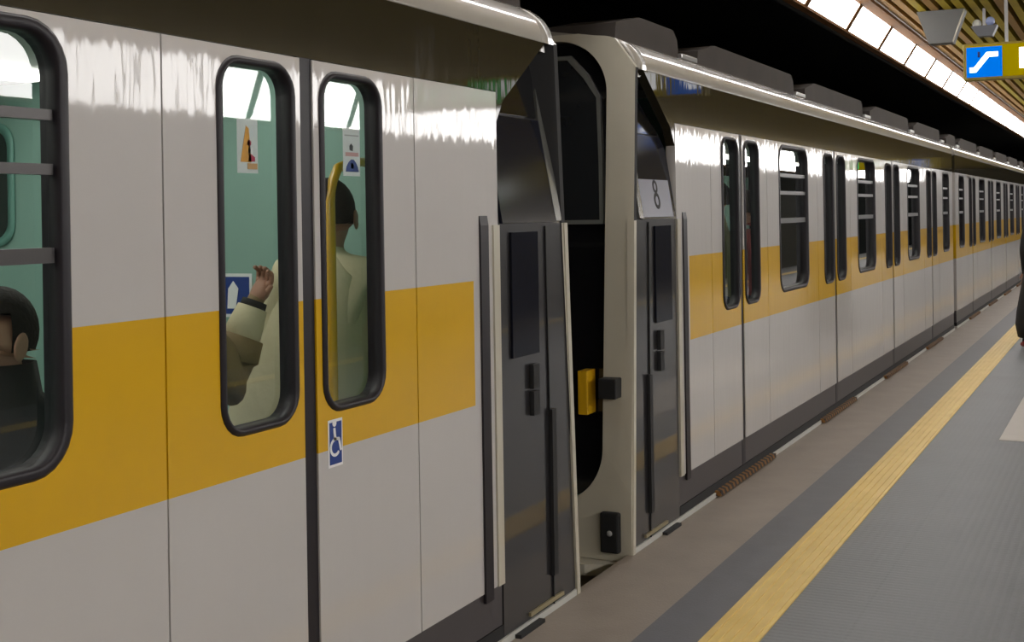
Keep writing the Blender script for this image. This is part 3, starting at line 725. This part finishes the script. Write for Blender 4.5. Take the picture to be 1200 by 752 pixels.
# ------------------------------------------------------------------ people
M_SKIN = mat('skin', (.40, .20, .13), .5, vary=.06)
M_HAIRD = mat('dark_hair', (.012, .009, .008), .65, spec=.15, vary=.3, scale=60, bump=.4, bscale=90)
def person(name, label, J, cloth, trousers, shoe, hair_m, face, coat=None, group=None):
    """J: joints in world space. One continuous skinned body, hair and coat as children."""
    V = []; R = []; E = []; T = []
    def v(p, r, t, prev=None):
        V.append(Vector(p)); R.append(r); T.append(t); i = len(V)-1
        if prev is not None: E.append((prev, i))
        return i
    P = {k: Vector(q) for k, q in J.items()}
    up = Vector((0, 0, 1)); fw = Vector(face).normalized(); rt = fw.cross(up).normalized()
    pel = v(P['pelvis'], .135, 'c'); wst = v(P['pelvis'].lerp(P['chest'], .45), .12, 'c', pel); che = v(P['chest'], .15, 'c', wst)
    nb = v(P['neck'], .062, 'c', che); nk = v(P['neck']+(P['head']-P['neck'])*.35, .05, 's', nb)
    h0 = v(P['head']-up*.055+fw*.012, .074, 's', nk); h1 = v(P['head']+up*.01, .088, 's', h0); h2 = v(P['head']+up*.075-fw*.008, .078, 's', h1)
    v(P['head']-up*.022+fw*.102, .011, 's', h0)                       # nose
    for sg in (-1, 1): v(P['head']+rt*sg*.086-up*.02-fw*.004, .016, 's', h1)   # ears
    for sd, sg in (('l', -1), ('r', 1)):
        sh = v(P['sh_'+sd], .066, 'c', che); el = v(P['el_'+sd], .048, 'c', sh); wr_ = v(P['wr_'+sd], .034, 'c', el)
        d = (P['hand_'+sd]-P['wr_'+sd]).normalized()
        side = d.cross(fw if abs(d.dot(fw)) < .8 else up).normalized(); nrm = side.cross(d).normalized()
        w2 = v(P['wr_'+sd]+d*.018, .026, 's', wr_)
        palm = v(P['wr_'+sd]+d*.055, .030, 's', w2)
        for k, ln in enumerate((.066, .076, .070, .054)):
            off = side*(k-1.5)*.020
            a = v(P['wr_'+sd]+d*.088+off, .0095, 's', palm); b = v(P['wr_'+sd]+d*(.088+ln*.42)+off-nrm*.018, .0085, 's', a); v(P['wr_'+sd]+d*(.088+ln*.45)+off-nrm*.046, .0075, 's', b)
        a = v(P['wr_'+sd]+d*.045-side*.036-nrm*.006, .0105, 's', palm); v(P['wr_'+sd]+d*.082-side*.052-nrm*.018, .009, 's', a)
        hp = v(P['hip_'+sd], .092, 't', pel); kn = v(P['kn_'+sd], .062, 't', hp); an = v(P['an_'+sd], .043, 't', kn)
        hl = v(P['an_'+sd]-up*.038-(P['toe_'+sd]-P['an_'+sd]).normalized()*.02, .036, 'b', an); v(P['toe_'+sd], .032, 'b', hl)
    me = bpy.data.meshes.new(name+'_rig'); me.from_pydata([tuple(q) for q in V], E, [])
    tmp = bpy.data.objects.new('tmp', me); C.objects.link(tmp)
    sk = tmp.modifiers.new('s', 'SKIN'); sk.use_smooth_shade = True
    tmp.modifiers.new('u', 'SUBSURF').levels = 2
    for i, r in enumerate(R):
        me.skin_vertices[0].data[i].radius = (r, r); me.skin_vertices[0].data[i].use_root = (i == 0)
    dg = bpy.context.evaluated_depsgraph_get(); dg.update()
    bme = bpy.data.meshes.new_from_object(tmp.evaluated_get(dg))
    bpy.data.objects.remove(tmp)
    bme.materials.clear()
    for m in (cloth, trousers, M_SKIN, shoe): bme.materials.append(m)
    idx = {'c': 0, 't': 1, 's': 2, 'b': 3}
    for p in bme.polygons:
        c = p.center; best, bt = 1e9, 'c'
        for (a, b) in E:
            A, B = V[a], V[b]; ab = B-A; t = max(0, min(1, (c-A).dot(ab)/max(1e-9, ab.length_squared)))
            dd = (c-(A+ab*t)).length - (R[a]*(1-t)+R[b]*t)
            if dd < best: best = dd; bt = T[a] if t < .5 else T[b]
        p.material_index = idx[bt]; p.use_smooth = True
    base = Vector((P['pelvis'].x, P['pelvis'].y, min(q.co.z for q in bme.vertices)))
    bme.transform(Matrix.Translation(-base))
    root = tag(link(name, bme, None, base), label, 'person', group)
    # hair cap
    bm = bmesh.new(); bmesh.ops.create_uvsphere(bm, u_segments=24, v_segments=14, radius=1)
    hc = P['head']-base+up*.022-fw*.014
    kill = []
    for q in bm.verts:
        a = q.co.copy()
        if a.y > .42 and a.z < .38: kill.append(q)
        elif a.z < -.62: kill.append(q)
        q.co = hc + rt*a.x*.096 + fw*a.y*.104 + up*a.z*.116
    bmesh.ops.delete(bm, geom=kill, context='VERTS')
    link('hair', me_from(bm, 'hair', hair_m, True), root)
    for sg in (-1, 1):
        bm = bmesh.new(); bmesh.ops.create_uvsphere(bm, u_segments=12, v_segments=8, radius=1)
        for q in bm.verts:
            c = q.co; dent = .006 if (c.y**2 + c.z**2) < .3 and c.x*sg > 0 else 0
            q.co = P['head']-base+rt*(sg*(.098-dent)+c.x*.009)+fw*(c.y*.021-.008-c.z*.006)+up*(c.z*.036-.014)
        link('ear', me_from(bm, 'ear', M_SKIN, True), root)
    for sg in (-1, 1):
        bm = bmesh.new(); bmesh.ops.create_uvsphere(bm, u_segments=10, v_segments=8, radius=.0115)
        bmesh.ops.translate(bm, vec=P['head']-base+rt*sg*.031+fw*.078+up*.002, verts=bm.verts); link('eye', me_from(bm, 'eye', M_STBK, True), root)
    bm = bmesh.new(); bmesh.ops.create_uvsphere(bm, u_segments=10, v_segments=6, radius=1)
    for q in bm.verts: q.co = P['head']-base - up*.062 + fw*.082 + rt*q.co.x*.024 + fw*q.co.y*.008 + up*q.co.z*.006
    link('mouth', me_from(bm, 'mouth', mat('lips', (.30, .08, .07), .5), True), root)
    if coat:
        cm_, rings = coat
        bm = bmesh.new(); L = []
        for (cx, cy, z, rx, ry) in rings:
            L.append([bm.verts.new(Vector((cx+rx*math.cos(2*PI*k/28)*(1+.035*math.sin(7*2*PI*k/28)), cy+ry*math.sin(2*PI*k/28)*(1+.035*math.cos(6*2*PI*k/28)), z))-base) for k in range(28)])
        inner = [[bm.verts.new(((w_.co.x-(rings[i][0]-base.x))*.94+(rings[i][0]-base.x), (w_.co.y-(rings[i][1]-base.y))*.94+(rings[i][1]-base.y), w_.co.z)) for w_ in L[i]] for i in range(len(L))]
        loops = L + inner[::-1]
        for a in range(len(loops)):
            A, B = loops[a], loops[(a+1) % len(loops)]
            for k in range(28): bm.faces.new((A[k], A[(k+1) % 28], B[(k+1) % 28], B[k]))
        link('coat', me_from(bm, 'coat', cm_, True), root)
    return root
def standing(x, y, z, h, face, arms=None, lean=(0, 0)):
    """joint set of a standing figure of height h"""
    f = Vector((face[0], face[1], 0)).normalized(); rt = f.cross(Vector((0, 0, 1)))
    o = Vector((x, y, z)); k = h/1.72
    def at(r, fwd, up): return o + rt*r*k + f*fwd*k + Vector((lean[0]*up/1.6, lean[1]*up/1.6, up*k))
    J = dict(pelvis=at(0, 0, .95), chest=at(0, .0, 1.27), neck=at(0, 0, 1.45), head=at(0, .02, 1.595))
    for sd, sg in (('l', -1), ('r', 1)):
        J['sh_'+sd] = at(sg*.175, 0, 1.385); J['el_'+sd] = at(sg*.225, -.02, 1.10); J['wr_'+sd] = at(sg*.23, .06, .86); J['hand_'+sd] = at(sg*.23, .09, .76)
        J['hip_'+sd] = at(sg*.09, 0, .90); J['kn_'+sd] = at(sg*.095, .02, .50); J['an_'+sd] = at(sg*.095, -.02, .085); J['toe_'+sd] = at(sg*.11, .13, .035)
    if arms: J.update(arms)
    return J
ZF = .046
M_CCOAT = mat('cream_coat', (.62, .55, .36), .75, bump=.3, bscale=25); M_TAN = mat('tan_jacket', (.27, .185, .085), .7, bump=.3, bscale=30)
M_DARKC = mat('dark_coat', (.012, .012, .013), .8); M_JEANS = mat('navy_trousers', (.02, .025, .05), .8)
M_SHOE = mat('black_shoe', (.012, .012, .012), .4); M_SHOER = mat('red_shoe', (.35, .02, .025), .4)
# passenger in the long cream coat beside the cab bulkhead
person('person', 'passenger in a long cream coat standing inside behind the door with the notice sticker',
       standing(-2.60, 3.86, ZF, 1.69, (-.35, .95)), M_CCOAT, M_JEANS, M_SHOE, M_HAIRD, (-.35, .95, 0),
       coat=(M_CCOAT, [(-2.60, 3.86, 1.47, .075, .07), (-2.61, 3.86, 1.40, .15, .11), (-2.66, 3.86, 1.28, .21, .14), (-2.72, 3.85, 1.0, .27, .18), (-2.735, 3.84, .74, .31, .23), (-2.75, 3.84, .55, .33, .24)]))
# passenger in the tan jacket, forearm raised towards the door window
JB = standing(-2.86, 3.04, ZF, 1.72, (.15, 1))
JB.update(dict(el_r=Vector((-2.70, 3.40, 1.09)), wr_r=Vector((-2.645, 3.48, 1.325)), hand_r=Vector((-2.61, 3.51, 1.42))))
pb_ = person('person', 'passenger in a tan jacket raising a forearm behind the door with the hazard sticker', JB, M_TAN, M_JEANS, M_SHOE, M_HAIRD, (.15, 1, 0))
S0, E0, W0 = JB['sh_r']-pb_.location, JB['el_r']-pb_.location, JB['wr_r']-pb_.location
bm = bmesh.new(); tube(bm, [S0.lerp(E0, t) for t in (.05, .3, .6, .85)] + [E0+Vector((0, .01, -.015))] + [E0.lerp(W0, t) for t in (.25, .55)], [.08, .085, .085, .085, .085, .085, .075], 16)
link('sleeve', me_from(bm, 'sleeve', M_TAN, True), pb_)
bm = bmesh.new(); tube(bm, [E0.lerp(W0, t) for t in (.45, .7, .95)], [.066, .06, .05], 16); link('cuff', me_from(bm, 'cuff', M_CCOAT, True), pb_)
bm = bmesh.new(); tube(bm, [E0.lerp(W0, t) for t in (.93, 1.04)], [.045, .042], 16); link('cuff_band', me_from(bm, 'cuff_band', M_DARKC, True), pb_)
# seated passenger at the wide window, dark hair, dark coat, facing away from the cab
JC = dict(pelvis=(-2.64, 2.40, .56), chest=(-2.63, 2.41, .93), neck=(-2.62, 2.395, 1.13), head=(-2.62, 2.37, 1.31))
for sd, sg in (('l', 1), ('r', -1)):
    JC['sh_'+sd] = (-2.63+sg*.17, 2.41, 1.05); JC['el_'+sd] = (-2.63+sg*.20, 2.34, .80); JC['wr_'+sd] = (-2.63+sg*.12, 2.14, .68); JC['hand_'+sd] = (-2.63+sg*.09, 2.06, .66)
    JC['hip_'+sd] = (-2.64+sg*.09, 2.34, .56); JC['kn_'+sd] = (-2.64+sg*.10, 1.96, .53); JC['an_'+sd] = (-2.64+sg*.10, 1.92, .13); JC['toe_'+sd] = (-2.64+sg*.11, 1.77, .08)
person('person', 'dark-haired passenger in a dark coat seated at the wide window', JC, M_DARKC, M_DARKC, M_SHOE, M_HAIRD, (-.1, -1, 0),
       coat=(M_DARKC, [(-2.62, 2.395, 1.25, .085, .085), (-2.62, 2.40, 1.17, .10, .09), (-2.625, 2.41, 1.10, .19, .12), (-2.63, 2.415, .98, .22, .13), (-2.635, 2.415, .75, .20, .13), (-2.64, 2.41, .56, .19, .135)]))
# passengers glimpsed through the first door of the coupled car
M_REDC = mat('red_coat', (.22, .03, .03), .75); M_OLIVE = mat('olive_coat', (.20, .17, .06), .75)
person('person', 'passenger in a dark red coat behind the first door of the emblem car', standing(-2.56, 9.25, ZF, 1.70, (-1, .2)), M_REDC, M_JEANS, M_SHOE, M_HAIRD, (-1, .2, 0))
person('person', 'passenger in an olive coat behind the first door of the emblem car', standing(-2.56, 8.5, ZF, 1.76, (-1, -.2)), M_OLIVE, M_JEANS, M_SHOE, M_HAIRD, (-1, -.2, 0))
# walker in a long black coat and red shoes on the platform
person('person', 'person in long black coat and red shoes on the platform beside the yellow line',
       standing(-.915, 15.6, .006, 1.72, (.1, 1), dict(kn_l=(-1.03, 15.60, .5), an_l=(-1.13, 15.55, .09), toe_l=(-1.175, 15.68, .04))), M_DARKC, M_DARKC, M_SHOER, M_HAIRD, (.1, 1, 0),
       coat=(M_DARKC, [(-.915, 15.6, 1.44, .08, .075), (-.915, 15.6, 1.38, .17, .13), (-.915, 15.6, 1.15, .18, .15), (-.92, 15.6, .80, .235, .2), (-.93, 15.6, .42, .295, .25), (-.93, 15.6, .27, .31, .26), (-.93, 15.6, .13, .285, .25)]))
